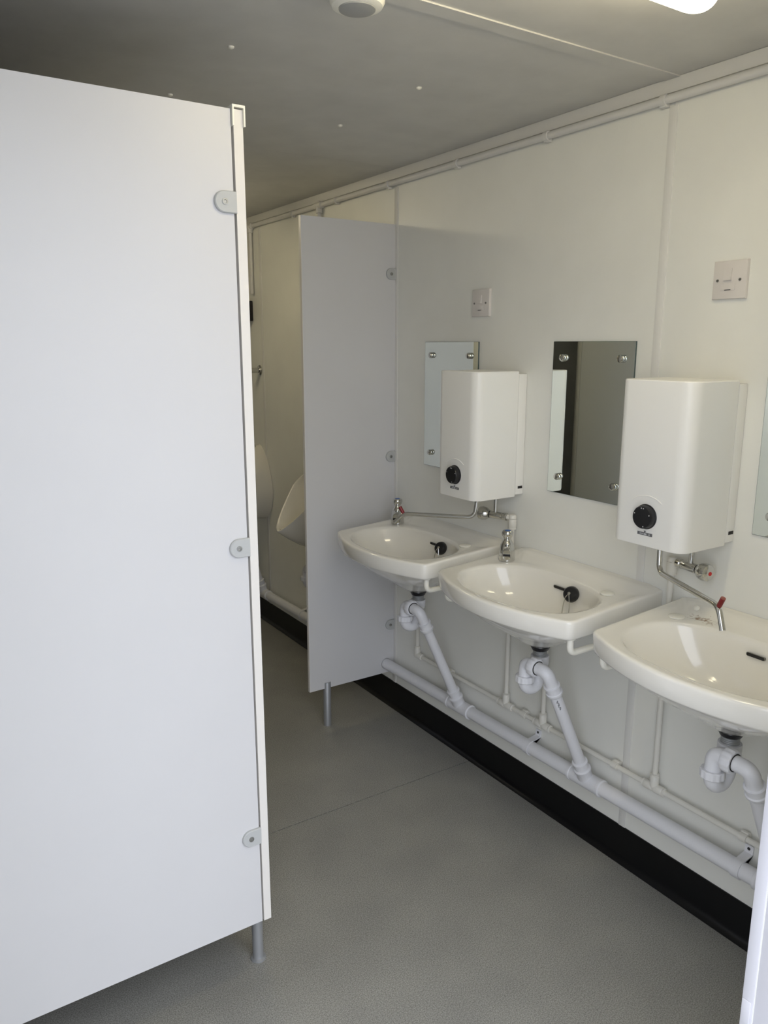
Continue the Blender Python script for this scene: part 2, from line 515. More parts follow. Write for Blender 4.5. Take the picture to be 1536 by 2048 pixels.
def basin_mesh():
    O = [Vector(p) for p in basin_outline()]
    C = Vector((-0.236, 0.0))         # bowl centre
    D = Vector((-0.170, 0.0))         # drain
    A, B, EX = 0.222, 0.142, 2.35
    def bowl(d, k=1.0):
        u = abs(d.y) / A; v = abs(d.x) / B
        rr = (u ** EX + v ** EX) ** (-1 / EX)
        return C + d * rr * k
    dirs = [(p - C).normalized() for p in O]
    Bp = [bowl(d) for d in dirs]
    def inset(p, t):
        q = C - p
        L = q.length
        r = p + q * (t / L)
        if p.x > -1e-4:
            r.x = 0.0
        return r
    def top(p, z):
        e = sstep(0.225, 0.262, abs(p.y))
        zz = z + lin(p.x) * (0.012 * (1 - e) + 0.022 * e) + 0.016 * (1 - e) * sstep(-0.064, -0.046, p.x)
        return (p.x, p.y, zz)
    def low(p, z):
        return (p.x, p.y, z)
    def mix(a, b, s):
        return a + (b - a) * s
    hull_c = D
    rings = []
    # under side, from the waste hole outwards
    hole = [hull_c + d * 0.026 for d in dirs]
    rings.append([low(p, 0.648) for p in hole])
    hole2 = [hull_c + d * 0.036 for d in dirs]
    rings.append([low(p, 0.649) for p in hole2])
    Bh = [bowl(d, 1.07) for d in dirs]
    for s, z in ((0.18, 0.668), (0.35, 0.690), (0.52, 0.708), (0.68, 0.726), (0.82, 0.745), (0.93, 0.763), (1.0, 0.776)):
        rings.append([low(mix(h, b, s), z) for h, b in zip(hole2, Bh)])
    rings.append([low(mix(b, inset(p, 0.020), 0.6), 0.779) for b, p in zip(Bh, O)])
    rings.append([low(inset(p, 0.014), 0.777) for p in O])
    rings.append([low(inset(p, 0.007), 0.779) for p in O])
    rings.append([low(inset(p, 0.004), 0.784) for p in O])
    # apron
    rings.append([top(inset(p, 0.002), 0.800) if False else low(inset(p, 0.002), 0.800) for p in O])
    rings.append([top(p, ZR - 0.008) for p in O])
    rings.append([top(inset(p, 0.0012), ZR - 0.0035) for p in O])
    rings.append([top(inset(p, 0.004), ZR - 0.0008) for p in O])
    rings.append([top(inset(p, 0.009), ZR) for p in O])
    # rim towards the bowl
    Be = [bowl(d, 1.05) for d in dirs]
    for s in (0.2, 0.4, 0.6, 0.8):
        rings.append([top(mix(inset(p, 0.010), b, s), ZR - 0.001 * s) for p, b in zip(O, Be)])
    rings.append([low(b, ZR + 0.012 * lin(b.x) - 0.0015) for b in Be])
    rings.append([low(q, ZR + 0.010 * lin(q.x) - 0.0025) for q in [bowl(d, 1.02) for d in dirs]])
    dr = [D + d * 0.022 for d in dirs]
    zb = 0.704
    for s, f in ((0.0, 0.055), (0.03, 0.13), (0.07, 0.25), (0.13, 0.40), (0.21, 0.55), (0.32, 0.70), (0.46, 0.82), (0.62, 0.91), (0.80, 0.965), (0.92, 0.985), (1.0, 1.0)):
        rings.append([low(mix(b, q, s), ZR - (ZR - zb) * f) for b, q in zip(Bp, dr)])
    rings.append([low(q, 0.690) for q in [D + d * 0.0205 for d in dirs]])
    bm = BM()
    loft(bm, rings, cap0=False, cap1=False)
    # join hole: bridge inner drain to outer hole
    bm.verts.ensure_lookup_table()
    n = len(dirs)
    V = list(bm.verts)
    a = V[:n]; b = V[-n:]
    for i in range(n):
        j = (i + 1) % n
        bm.faces.new((b[i], b[j], a[j], a[i]))
    bmesh.ops.translate(bm, vec=(-0.0012, 0, 0), verts=bm.verts)
    return bm

def make_tap(parent, cy, x, y):
    """chrome pillar tap with blue-topped head; the spout points at the bowl centre; y is local"""
    o = Vector((x, cy + y, ZR + 0.0078))
    d = Vector((-0.70, -0.72 * (1 if y > 0 else -1), 0)).normalized()
    n = Vector((-d.y, d.x, 0))
    bm = BM()
    lathe(bm, [(0.0238, 0.0), (0.0245, 0.002), (0.0240, 0.018), (0.0228, 0.036), (0.0205, 0.049), (0.0165, 0.058), (0.0118, 0.064), (0.0105, 0.069)], o, (0, 0, 1), 32)
    t = obj('tap', bm, 'chrome', parent)
    bm = BM()
    rings = []
    for s_, w, zc, h in ((0.004, 0.0135, 0.040, 0.032), (0.020, 0.0130, 0.0385, 0.028), (0.030, 0.0125, 0.0360, 0.024), (0.037, 0.0118, 0.0330, 0.020), (0.040, 0.0105, 0.0315, 0.016)):
        ring = []
        for k in range(20):
            a = 2 * PI * k / 20
            ca, sa = math.cos(a), math.sin(a)
            e = 0.55
            ring.append(o + d * s_ + n * (w * math.copysign(abs(ca) ** e, ca)) + Vector((0, 0, zc + h / 2 * math.copysign(abs(sa) ** e, sa))))
        rings.append(ring)
    loft(bm, rings)
    obj('spout', bm, 'chrome', t)
    bm = BM()
    q = lambda a, b, c: o + d * a + n * b + Vector((0, 0, c))
    loft(bm, [[q(0.026, -0.0105, 0.0215), q(0.026, 0.0105, 0.0215), q(0.0405, 0.0105, 0.0215), q(0.0405, -0.0105, 0.0215)],
              [q(0.026, -0.0105, 0.0290), q(0.026, 0.0105, 0.0290), q(0.0412, 0.0105, 0.0290), q(0.0412, -0.0105, 0.0290)]])
    obj('outlet', bm, 'black', t)
    bm = lathe(BM(), [(0.0105, 0.067), (0.0125, 0.071), (0.0165, 0.077), (0.0180, 0.084), (0.0174, 0.0895), (0.0145, 0.0928), (0.010, 0.0936)], o, (0, 0, 1), 28)
    obj('tap_head', bm, 'chrome', t)
    bm = lathe(BM(), [(0.0090, 0.0932), (0.0090, 0.0943), (0.004, 0.0949)], o, (0, 0, 1), 20)
    obj('blue_disc', bm, 'blue', t)

def washbasin(cy, label, tap_side, dirty=False):
    t = thing('washbasin', label, 'basin', (0.0, cy, ZR), 'washbasins along the wall')
    bm = basin_mesh()
    bmesh.ops.translate(bm, vec=(0, cy, 0), verts=bm.verts)
    obj('bowl', bm, 'ceramic_dirty' if dirty else 'ceramic', t, angle=50)
    make_tap(t, cy, -0.112, 0.217 * tap_side)
    # blanking plug in the other tap hole
    bm = lathe(BM(), [(0.0195, 0.0), (0.0195, 0.0025), (0.0165, 0.0045), (0.006, 0.0052)], (-0.112, cy + (-0.180 if tap_side > 0 else 0.205), ZR + 0.0072), (0, 0, 1), 24)
    obj('hole_cover', bm, 'header', t)
    # overflow slot in the back of the bowl
    bm = BM()
    yc, xc, zc = cy + 0.0, -0.1005, 0.803
    ring = []
    for k in range(20):
        a = 2 * PI * k / 20
        dy = 0.018 if math.cos(a) >= 0 else -0.018
        ring.append((dy + 0.0040 * math.cos(a), 0.0040 * math.sin(a)))
    # the wall of the bowl leans: put the slot plate on that slope
    loft(bm, [[(xc + 0.35 * b, yc + a, zc + b) for a, b in ring], [(xc + 0.35 * b - 0.004, yc + a, zc + b + 0.0014) for a, b in ring]])
    sl = obj('overflow', bm, 'dark', t)
    bm = BM(); tube(bm, [(xc - 0.0042, yc + a * 1.0, zc + b * 1.0 + 0.0014) for a, b in ring] + [(xc - 0.0042, yc + ring[0][0], zc + ring[0][1] + 0.0014)], 0.0008, 6)
    obj('overflow_ring', bm, 'screw', sl)
    # chrome waste in the bottom of the bowl
    bm = lathe(BM(), [(0.0205, 0.692), (0.031, 0.706), (0.031, 0.7085), (0.022, 0.7065), (0.018, 0.699)], (-0.170, cy, 0), (0, 0, 1), 28)
    obj('drain', bm, 'chrome', t)
    # bent white rod brackets under both front corners
    for s in (1, -1):
        y = cy + s * (HW - 0.022)
        bm = BM(); tube(bm, fillet([(-0.318, y, 0.780), (-0.318, y, 0.737), (-0.004, y, 0.737)], 0.022, 8), 0.0085, 14)
        lathe(bm, [(0.013, 0.0), (0.013, 0.004), (0.009, 0.006)], (-0.318, y, 0.7795), (0, 0, -1), 16)
        obj('support_rod', bm, 'header', t)
    return t

washbasin(CY[0], 'washbasin next to the modesty panel, furthest from the doorway', 1)
washbasin(CY[1], 'middle washbasin of the three, with its own chrome tap and black plug', 1)
washbasin(CY[2], 'nearest washbasin cut by the right edge, with brown grime on its ledge', -1, dirty=True)

# small white knob lying on the ledge of the nearest basin
o = obj('ledge_stud', lathe(BM(), [(0.006, 0), (0.0075, 0.002), (0.006, 0.006), (0.002, 0.0075)], (-0.052, 1.106, 0.851), (-0.7, 0, 0.7), 16), 'header')
o['label'] = 'tiny white stud on the back ledge of the nearest washbasin'; o['category'] = 'stud'

def plug(cy, label):
    """black plug held by the overflow with its ball chain down into the bowl"""
    t = thing('sink_plug', label, 'plug', (-0.115, cy - 0.060, 0.795), 'black plugs hanging at the overflows')
    o = Vector((-0.117, cy - 0.060, 0.803)); ax = Vector((-1, -0.25, 0.45)).normalized()
    obj('stopper', lathe(BM(), [(0.0225, 0.0), (0.0235, 0.003), (0.0205, 0.013), (0.0175, 0.016), (0.006, 0.017)], o, ax, 28), 'black', t)
    obj('chain_ring', lathe(BM(), [(0.004, 0.016), (0.0045, 0.019), (0.003, 0.021)], o, ax, 12), 'chain', t)
    p = o + ax * 0.019
    bm = BM()
    tube(bm, [p, p + Vector((-0.004, 0.008, -0.012)), p + Vector((-0.006, 0.013, -0.035)), p + Vector((-0.012, 0.014, -0.085))], 0.0012, 6)
    tube(bm, [p, p + Vector((-0.004, -0.006, -0.014)), p + Vector((-0.006, -0.010, -0.037)), p + Vector((-0.012, -0.011, -0.080)), p + Vector((-0.018, 0.002, -0.092)), p + Vector((-0.012, 0.014, -0.085))], 0.0012, 6)
    obj('chain', bm, 'chain', t)
plug(CY[0], 'black rubber plug on a chain in the furthest washbasin')
plug(CY[1], 'black rubber plug on a chain in the middle washbasin')

# ------------------------------------------------------------------ waste traps
def waste_z(y):
    return 0.226 - 0.0168 * (y - 0.91)

def trap(cy, label, dz=0.0, xw=-0.170, black=True, printed=False, cat='trap', grp='white plastic traps under the washbasins'):
    t = thing('waste_trap', label, cat, (xw, cy, 0.645 + dz), grp)
    R = 0.0185
    xu = xw - 0.056               # up leg
    def P(x, y, z): return (x, y, z + dz)
    if black:
        obj('washer', lathe(BM(), [(0.029, 0.6475), (0.030, 0.644), (0.0235, 0.632)], P(xw, cy, 0), (0, 0, 1), 28), 'black', t)
        bm = BM()
        pr = []
        z = 0.634
        while z > 0.610:
            pr += [(0.0205, z), (0.0192, z - 0.002)]
            z -= 0.004
        lathe(bm, pr, P(xw, cy, 0), (0, 0, 1), 28)
        obj('threaded_tail', bm, 'satin', t)
    bm = lathe(BM(), [(0.0255, 0.614), (0.0265, 0.610), (0.0255, 0.588), (0.0215, 0.582), (0.0195, 0.575)], P(xw, cy, 0), (0, 0, 1), 28)
    obj('inlet_nut', bm, 'pvc', t)
    # U bend: down leg at xw, up leg at xu
    rc = (xw - xu) / 2
    path = [P(xw, cy, 0.585), P(xw, cy, 0.5485)]
    for k in range(1, 12):
        a = PI * k / 12
        path.append(P(xw - rc + rc * math.cos(a), cy, 0.5485 - rc * math.sin(a)))
    path += [P(xu, cy, 0.5485), P(xu, cy, 0.560)]
    obj('u_bend', tube(BM(), path, R + 0.0005, 20), 'pvc', t)
    obj('nut', ribbed(BM(), P(xu, cy, 0.546), P(xu, cy, 0.566), 0.0275, 12), 'pvc', t)
    # elbow from the up leg towards -Y
    yo = cy - 0.086
    zt = 0.604
    bm = tube(BM(), fillet([P(xu, cy, 0.562), P(xu, cy, zt), P(xu, cy - 0.040, zt)], 0.022, 8), R, 20)
    obj('elbow', bm, 'pvc', t)
    obj('nut', ribbed(BM(), P(xu, cy - 0.026, zt), P(xu, cy - 0.050, zt), 0.0275, 12), 'pvc', t)
    obj('seal_ring', lathe(BM(), [(0.0205, 0), (0.0205, 0.0012)], P(xu, cy - 0.050, zt), (0, -1, 0), 24), 'dark', t)
    # bend down to the wall
    end = Vector((-0.040, yo, waste_z(yo)))
    st = Vector(P(xu, yo, zt))
    d = (end - st).normalized()
    k1 = st + d * 0.062
    bm = tube(BM(), fillet([P(xu, cy - 0.044, zt), st, k1], 0.030, 8), R - 0.0005, 20)
    obj('elbow', bm, 'pvc', t)
    obj('coupling', lathe(BM(), [(0.0195, -0.016), (0.0232, -0.015), (0.0232, -0.011), (0.0212, -0.009), (0.0212, 0.006), (0.0240, 0.008), (0.0240, 0.014), (0.0205, 0.020)], k1, d, 24), 'pvc', t)
    e1 = end - d * 0.062
    pp = obj('inclined_pipe', tube(BM(), [k1 - d * 0.01, e1 + d * 0.012], 0.0172, 20), 'pvc', t)
    if printed:
        # small dark printed line on the pipe
        side = Vector((-0.62, -0.78, 0)).normalized()
        side = (side - d * side.dot(d)).normalized()
        q = d.cross(side)
        for k in range(7):
            c = k1 + d * (0.030 + 0.0052 * k) + side * 0.0170 + q * (0.0015 * math.sin(k * 2.1))
            bm = BM()
            a = 0.0016 + 0.0008 * (k % 2); b = 0.0021
            vs_ = [bm.verts.new(c + q * u * a + d * v * b + side * s * 0.0006) for s in (-1, 1) for u, v in ((-1, -1), (1, -1), (1, 1), (-1, 1))]
            for f in ((0, 1, 2, 3), (4, 5, 6, 7), (0, 1, 5, 4), (1, 2, 6, 5), (2, 3, 7, 6), (3, 0, 4, 7)):
                bm.faces.new([vs_[i] for i in f])
            obj('printed_mark', bm, 'print', pp)
    obj('coupling', lathe(BM(), [(0.0190, -0.020), (0.0232, -0.018), (0.0232, -0.013), (0.0208, -0.010), (0.0208, 0.008), (0.0258, 0.011), (0.0258, 0.018), (0.0232, 0.022), (0.0232, 0.046)], e1, d, 24), 'pvc', t)
    return t

trap(CY[0], 'white plastic trap and inclined pipe under the furthest washbasin')
trap(CY[1], 'white plastic trap under the middle washbasin, dark print on its pipe', printed=True)
trap(CY[2], 'white plastic trap under the nearest washbasin, cut by the right edge')

# ------------------------------------------------------------------ main waste pipe
UY = (3.03, 3.80)
wp = thing('waste_pipe', 'thick white waste pipe running low along the wall above the black skirting', 'pipe', (-0.040, 0.60, waste_z(0.6)))
XW = -0.040
def wpos(y): return (XW, y, waste_z(y))
wpipe = obj('pipe', tube(BM(), [wpos(0.56), wpos(4.30)], 0.0215, 20), 'pvc', wp)
for cy in CY + UY:
    y = cy - 0.086
    bm = BM()
    a = Vector(wpos(y + 0.062)); b = Vector(wpos(y - 0.062))
    L = (b - a).length
    lathe(bm, [(0.0225, 0), (0.0262, 0.002), (0.0262, 0.009), (0.0245, 0.011), (0.0245, L - 0.011), (0.0262, L - 0.009), (0.0262, L - 0.002), (0.0225, L)], a, b - a, 24)
    obj('tee', bm, 'pvc', wp)
for y in (1.672, 0.936, 3.27):
    bm = BM()
    # strap around the pipe, then a tongue to the wall with a screw
    c = Vector(wpos(y))
    prof_ = []
    for k in range(17):
        a = math.radians(-80 - 200 * k / 16)
        prof_.append((c.x + 0.0245 * math.cos(a), c.z + 0.0245 * math.sin(a)))
    prof_ += [(-0.006, c.z + 0.030), (-0.004, c.z + 0.050), (-0.001, c.z + 0.050), (-0.001, c.z + 0.027)]
    inner = []
    for k in range(17):
        a = math.radians(-280 + 200 * k / 16)
        inner.append((c.x + 0.0217 * math.cos(a), c.z + 0.0217 * math.sin(a)))
    poly = prof_ + inner
    prism(bm, poly, y - 0.011, y + 0.011, 'xz')
    bmesh.ops.triangulate(bm, faces=[f for f in bm.faces if len(f.verts) > 4])
    cp = obj('pipe_clip', bm, 'pvc', wp)
    obj('screw', lathe(BM(), [(0.004, 0), (0.004, 0.0015), (0.001, 0.002)], (-0.0045, y, c.z + 0.041), (-1, 0, 0), 12), 'dark', cp)

# ------------------------------------------------------------------ water supply pipe with risers
ws = thing('water_pipe', 'thin white water pipe with tees and risers along the wall under the washbasins', 'pipe', (-0.020, 0.60, 0.300))
XS, ZS = -0.021, 0.300
obj('pipe', tube(BM(), [(XS, 0.56, ZS), (XS, 2.325, ZS)], 0.0075, 14), 'pushfit', ws)

def fitting(bm, p, d, L=0.030, r=0.0125):
    lathe(bm, [(0.0095, 0), (r * 0.92, 0.002), (r, 0.006), (r, L - 0.008), (r * 0.9, L - 0.006), (r * 0.98, L - 0.002), (0.0085, L)], p, d, 18)

def tee(y, top=True):
    bm = BM()
    fitting(bm, (XS, y, ZS), (0, 1, 0), 0.036)
    fitting(bm, (XS, y, ZS), (0, -1, 0), 0.036)
    fitting(bm, (XS, y, ZS), (0, 0, 1), 0.042)
    obj('tee', bm, 'pushfit', ws)
RIS = {1.812: 0.945, 1.638: 0.72, 1.210: 0.945}
for y, zt in RIS.items():
    tee(y)
    if zt > 0.9:
        obj('riser', tube(BM(), fillet([(XS, y, ZS + 0.02), (XS, y, zt - 0.02)], 0.01), 0.0075, 14), 'pushfit', ws)
        bm = BM()
        fitting(bm, (XS, y, zt - 0.002), (0, 0, -1), 0.036, 0.0135)
        lathe(bm, [(0.0120, -0.002), (0.0125, 0.004), (0.010, 0.010), (0.002, 0.012)], (XS, y, zt), (0, 0, 1), 18)
        obj('elbow', bm, 'pushfit', ws)
    else:
        obj('riser', tube(BM(), [(XS, y, ZS + 0.02), (XS, y, zt)], 0.0075, 14), 'pushfit', ws)
# end elbow and riser to the furthest tap
bm = BM()
fitting(bm, (XS, 2.325, ZS), (0, -1, 0), 0.034)
fitting(bm, (XS, 2.325, ZS), (0, 0, 1), 0.038)
lathe(bm, [(0.002, 0), (0.0115, 0.003), (0.0125, 0.012)], (XS, 2.337, ZS), (0, -1, 0), 16)
obj('elbow', bm, 'pushfit', ws)
obj('riser', tube(BM(), [(XS, 2.325, ZS + 0.02), (XS, 2.325, 0.72)], 0.0075, 14), 'pushfit', ws)
for y in (1.724, 1.345, 0.944, 2.12):
    bm = BM()
    box(bm, -0.014, -0.001, y - 0.010, y + 0.010, ZS - 0.009, ZS + 0.009, 0.002)
    lathe(bm, [(0.0108, -0.010), (0.0108, 0.010)], (XS, y, ZS), (0, 1, 0), 16)
    box(bm, -0.019, -0.009, y - 0.010, y + 0.010, ZS + 0.006, ZS + 0.014, 0.002)
    obj('pipe_clip', bm, 'pushfit', ws)

# ------------------------------------------------------------------ water heaters
def heater(y0, y1, label, spout_pts, valve_to, knob_face, out, group='water heaters over the basins'):
    """y0 < y1; cover front at X=-0.19"""
    t = thing('water_heater', label, 'water heater', (0.0, (y0 + y1) / 2, 1.02), group)
    z0, z1 = 1.019, 1.409
    # back plate
    obj('back_plate', box(BM(), -0.034, -0.001, y0 + 0.0005, y1 - 0.0005, z0 + 0.006, z1 - 0.009, 0.002), 'heater', t)
    # cover: rounded-corner plan
    def plan(ins):
        pts = [(-0.0365, y0 + ins), ]
        R = 0.034
        def corner(cx, cy, a0, a1, r):
            for k in range(11):
                a = a0 + (a1 - a0) * k / 10
                pts.append((cx + r * math.cos(a), cy + r * math.sin(a)))
        corner(-0.200 + R, y0 + R, -PI / 2, -PI, R - ins)
        corner(-0.200 + 0.026, y1 - 0.026, PI, PI / 2, 0.026 - ins)
        pts.append((-0.0365, y1 - ins))
        return pts
    bm = BM()
    rr = []
    for ins, z in ((0.006, z0 + 0.004), (0.004, z0 + 0.0006), (0.0015, z0), (0.0, z0 + 0.003), (0.0, z1 - 0.003), (0.0015, z1 - 0.0004), (0.005, z1), (0.012, z1)):
        rr.append([(x, y, z) for x, y in plan(ins)])
    loft(bm, rr)
    cov = obj('cover', bm, 'heater', t, angle=28)
    # raised faint rectangle lines of the moulded badge: thin arc above the dial
    yc = (y0 + y1) / 2
    dy = yc + 0.001
    dz = 1.091
    bm = BM()
    arc = [(-0.2002, dy + 0.058 * math.cos(a), dz + 0.050 * math.sin(a)) for a in [math.radians(45 + 90 * k / 14) for k in range(15)]]
    tube(bm, arc, 0.0012, 6)
    obj('moulded_arc', bm, 'heater', cov)
    # slot in the back plate
    obj('slot', box(BM(), -0.024, -0.006, y0 - 0.0006, y0 + 0.003, 1.044, 1.052), 'dark', t)
    # dial
    bm = lathe(BM(), [(0.0300, 0), (0.0300, 0.002), (0.0280, 0.003), (0.0272, 0.014), (0.0255, 0.0165), (0.010, 0.0168), (0.002, 0.0168)], (-0.200, dy, dz), (-1, 0, 0), 40)
    di = obj('dial', bm, 'black', t)
    for a in (20, 85, 100, 160, 255):
        a = math.radians(a)
        bm = lathe(BM(), [(0.0016, 0), (0.0013, 0.0004)], (-0.200 - 0.0168, dy + 0.022 * math.cos(a), dz + 0.022 * math.sin(a)), (-1, 0, 0), 8)
        obj('dial_mark', bm, 'lightmark', di)
    bm = BM(); prism(bm, [(dy - 0.003, dz - 0.0345), (dy + 0.003, dz - 0.0345), (dy, dz - 0.0395)], -0.2012, -0.2002, 'yz')
    obj('pointer', bm, 'darkgrey', t)
    # small dark label
    lb = obj('label_plate', box(BM(), -0.2010, -0.2001, dy - 0.021, dy + 0.021, 1.0455, 1.0525), 'darkgrey', t)
    for k, (u, w, h) in enumerate(((-0.013, 0.0015, 0.003), (-0.004, 0.0012, 0.0035), (0.000, 0.0025, 0.0042), (0.006, 0.0012, 0.003), (0.011, 0.003, 0.0022))):
        obj('label_mark', box(BM(), -0.2014, -0.2009, dy + u - w, dy + u + w, 1.049 - h / 2, 1.049 + h / 2), 'lightmark', lb)
    # swivel spout
    ox, oy = out
    bm = BM()
    lathe(bm, [(0.013, 0), (0.013, 0.006), (0.0095, 0.010), (0.0085, 0.022)], (ox, oy, z0 + 0.002), (0, 0, -1), 20)
    pts = [(ox, oy, z0 - 0.006)] + spout_pts
    tube(bm, fillet(pts, 0.030, 8), 0.0068, 16)
    s = obj('spout', bm, 'chrome', t)
    tip = Vector(spout_pts[-2])
    dd = (Vector(spout_pts[-2]) - Vector(spout_pts[-3])).normalized()
    rp = tip + dd * 0.002
    bm = BM(); tube(bm, [rp + Vector((0, 0, 0.001)), rp + dd * 0.012 + Vector((0, 0, 0.022))], 0.0056, 12)
    obj('red_tip', bm, 'red', s)
    # inlet valve: from plastic elbow to control knob
    e = Vector(valve_to); k = Vector(knob_face)
    d = (k - e).normalized(); L = (k - e).length
    bm = BM()
    lathe(bm, [(0.0075, 0), (0.0075, 0.020), (0.0125, 0.021), (0.0125, 0.033), (0.0105, 0.035), (0.0118, 0.040), (0.0118, L - 0.044), (0.0105, L - 0.042)], e, d, 22)
    v = obj('inlet_valve', bm, 'chrome', t)
    obj('pipe_end', cyl(BM(), e - d * 0.002, e + d * 0.019, 0.0085, 16), 'pushfit', v)
    bm = lathe(BM(), [(0.0115, L - 0.040), (0.0140, L - 0.037), (0.0205, L - 0.027), (0.0225, L - 0.015), (0.0200, L - 0.005), (0.0150, L - 0.001), (0.006, L)], e, d, 26)
    obj('knob', bm, 'chrome', v)
    obj('seal_ring', lathe(BM(), [(0.0116, L - 0.0425), (0.0116, L - 0.0395)], e, d, 22), 'dark', v)
    obj('red_dot', lathe(BM(), [(0.005, L - 0.0002), (0.005, L + 0.0008), (0.002, L + 0.0012)], e, d, 16), 'redbright', v)
    mid = e + d * (L * 0.50)
    bm = BM()
    tube(bm, [(mid.x, mid.y, z0 + 0.004), mid + Vector((0, 0, 0.006))], 0.0062, 14)
    lathe(bm, [(0.013, 0), (0.013, 0.007), (0.009, 0.009)], (mid.x, mid.y, z0 + 0.002), (0, 0, -1), 20)
    obj('inlet_stub', bm, 'chrome', t)
    return t

heater(1.790, 1.982, 'white water heater over the furthest washbasin, spout swung towards the modesty panel',
       [(-0.128, 1.872, 0.948), (-0.289, 2.036, 0.950), (-0.310, 2.060, 0.918)],
       (-0.021, 1.812, 0.945), (-0.066, 1.926, 0.948), (-0.123, 1.868))
heater(1.060, 1.262, 'white water heater between the middle mirror and the mirror at the right edge',
       [(-0.133, 1.165, 0.944), (-0.243, 0.928, 0.945), (-0.252, 0.908, 0.898)],
       (-0.021, 1.210, 0.945), (-0.047, 1.083, 0.945), (-0.120, 1.176))

# ------------------------------------------------------------------ mirrors
def mirror(y0, label):
    y1 = y0 + 0.297
    z0, z1 = 1.053, 1.497
    t = thing('wall_mirror', label, 'mirror', (0, (y0 + y1) / 2, z0), 'mirrors above the basins')
    obj('glass_body', box(BM(), -0.0048, -0.0008, y0, y1, z0, z1), 'mirror_edge', t)
    obj('silvered_face', box(BM(), -0.0052, -0.0048, y0 + 0.0008, y1 - 0.0008, z0 + 0.0008, z1 - 0.0008), 'mirror', t)
    for yy in (y0 + 0.043, y1 - 0.043):
        for zz in (z0 + 0.050, z1 - 0.046):
            obj('screw_cap', lathe(BM(), [(0.0095, 0), (0.0105, 0.003), (0.0105, 0.008), (0.008, 0.012), (0.003, 0.0135)], (-0.0052, yy, zz), (-1, 0, 0), 22), 'chrome', t)
mirror(2.022, 'frameless mirror partly behind the heater next to the modesty panel')
mirror(1.384, 'frameless mirror between the two water heaters')
mirror(0.716, 'frameless mirror at the right edge of the picture')

# ------------------------------------------------------------------ fused switches
def fused_switch(y0, y1, z0, z1, label):
    yc, zc = (y0 + y1) / 2, (z0 + z1) / 2
    t = thing('fused_switch', label, 'switch', (0, yc, z0), 'white fused switches on the wall')
    bm = BM()
    rr = []
    for ins, x in ((0.0, -0.0005), (0.0, -0.006), (0.0012, -0.0085), (0.004, -0.0098)):
        rr.append([(x, y0 + ins, z0 + ins), (x, y1 - ins, z0 + ins), (x, y1 - ins, z1 - ins), (x, y0 + ins, z1 - ins)])
    loft(bm, rr)
    obj('plate', bm, 'switch', t)
    # rocker, tilted
    bm = BM()
    ry0, ry1, rz0, rz1 = yc - 0.006, yc + 0.013, zc - 0.001, zc + 0.025
    prism(bm, [(-0.0095, rz0), (-0.0150, rz0), (-0.0112, rz1), (-0.0095, rz1)], ry0, ry1, 'xz')
    obj('rocker', bm, 'switch', t)
    fc = obj('fuse_carrier', box(BM(), -0.0108, -0.0096, yc - 0.016, yc + 0.020, zc - 0.024, zc - 0.008, 0.0004), 'switch', t)
    obj('pull_slot', box(BM(), -0.0112, -0.0106, yc - 0.006, yc + 0.010, zc - 0.0235, zc - 0.0220), 'dark', fc)
    for yy in (y0 + 0.016, y1 - 0.013):
        s = obj('screw', lathe(BM(), [(0.0036, 0), (0.0034, 0.0008), (0.0008, 0.001)], (-0.0097, yy, zc - 0.001), (-1, 0, 0), 14), 'screw', t)
        obj('screw_slot', box(BM(), -0.0110, -0.0105, yy - 0.003, yy + 0.003, zc - 0.0015, zc - 0.0005), 'dark', s)
fused_switch(1.085, 1.171, 1.5915, 1.6775, 'square white fused switch above the nearer water heater')
fused_switch(1.970, 2.056, 1.577, 1.663, 'square white fused switch above the further water heater')

# ------------------------------------------------------------------ conduit under the ceiling trim
cd = thing('cable_conduit', 'thin white conduit with saddle clips running under the ceiling trim', 'conduit', (-0.012, 0.60, 2.064))
XC, ZC, RC = -0.0145, 2.0640, 0.0100
obj('conduit_pipe', tube(BM(), [(XC, 0.56, ZC), (XC, 4.5, ZC)], RC, 16), 'trimboard', cd)
for y in (0.94, 1.342, 1.735, 2.143, 2.548, 2.936, 3.33, 4.2):
    bm = BM()
    lathe(bm, [(RC + 0.0005, -0.009), (RC + 0.003, -0.008), (RC + 0.003, 0.008), (RC + 0.0005, 0.009)], (XC, y, ZC), (0, 1, 0), 18)
    box(bm, XC - 0.004, -0.0030, y - 0.009, y + 0.009, ZC - RC - 0.006, ZC - RC + 0.004, 0.001)
    obj('saddle_clip', bm, 'trimboard', cd)
for y, zb in ((3.080, 1.70), (3.800, 1.74)):
    bm = BM()
    lathe(bm, [(RC + 0.0005, -0.030), (RC + 0.004, -0.028), (RC + 0.004, 0.028), (RC + 0.0005, 0.030)], (XC, y, ZC), (0, 1, 0), 18)
    lathe(bm, [(RC + 0.004, 0), (RC + 0.004, 0.030), (RC + 0.0005, 0.032)], (XC, y, ZC), (0, 0, -1), 18)
    lathe(bm, [(0.017, -0.012), (0.019, -0.009), (0.019, 0.004), (0.014, 0.006)], (XC - 0.002, y, ZC), (-1, 0, 0), 18)
    obj('tee_box', bm, 'trimboard', cd)
    obj('drop_pipe', tube(BM(), [(XC, y, ZC - 0.02), (XC, y, zb)], RC - 0.001, 14), 'trimboard', cd)

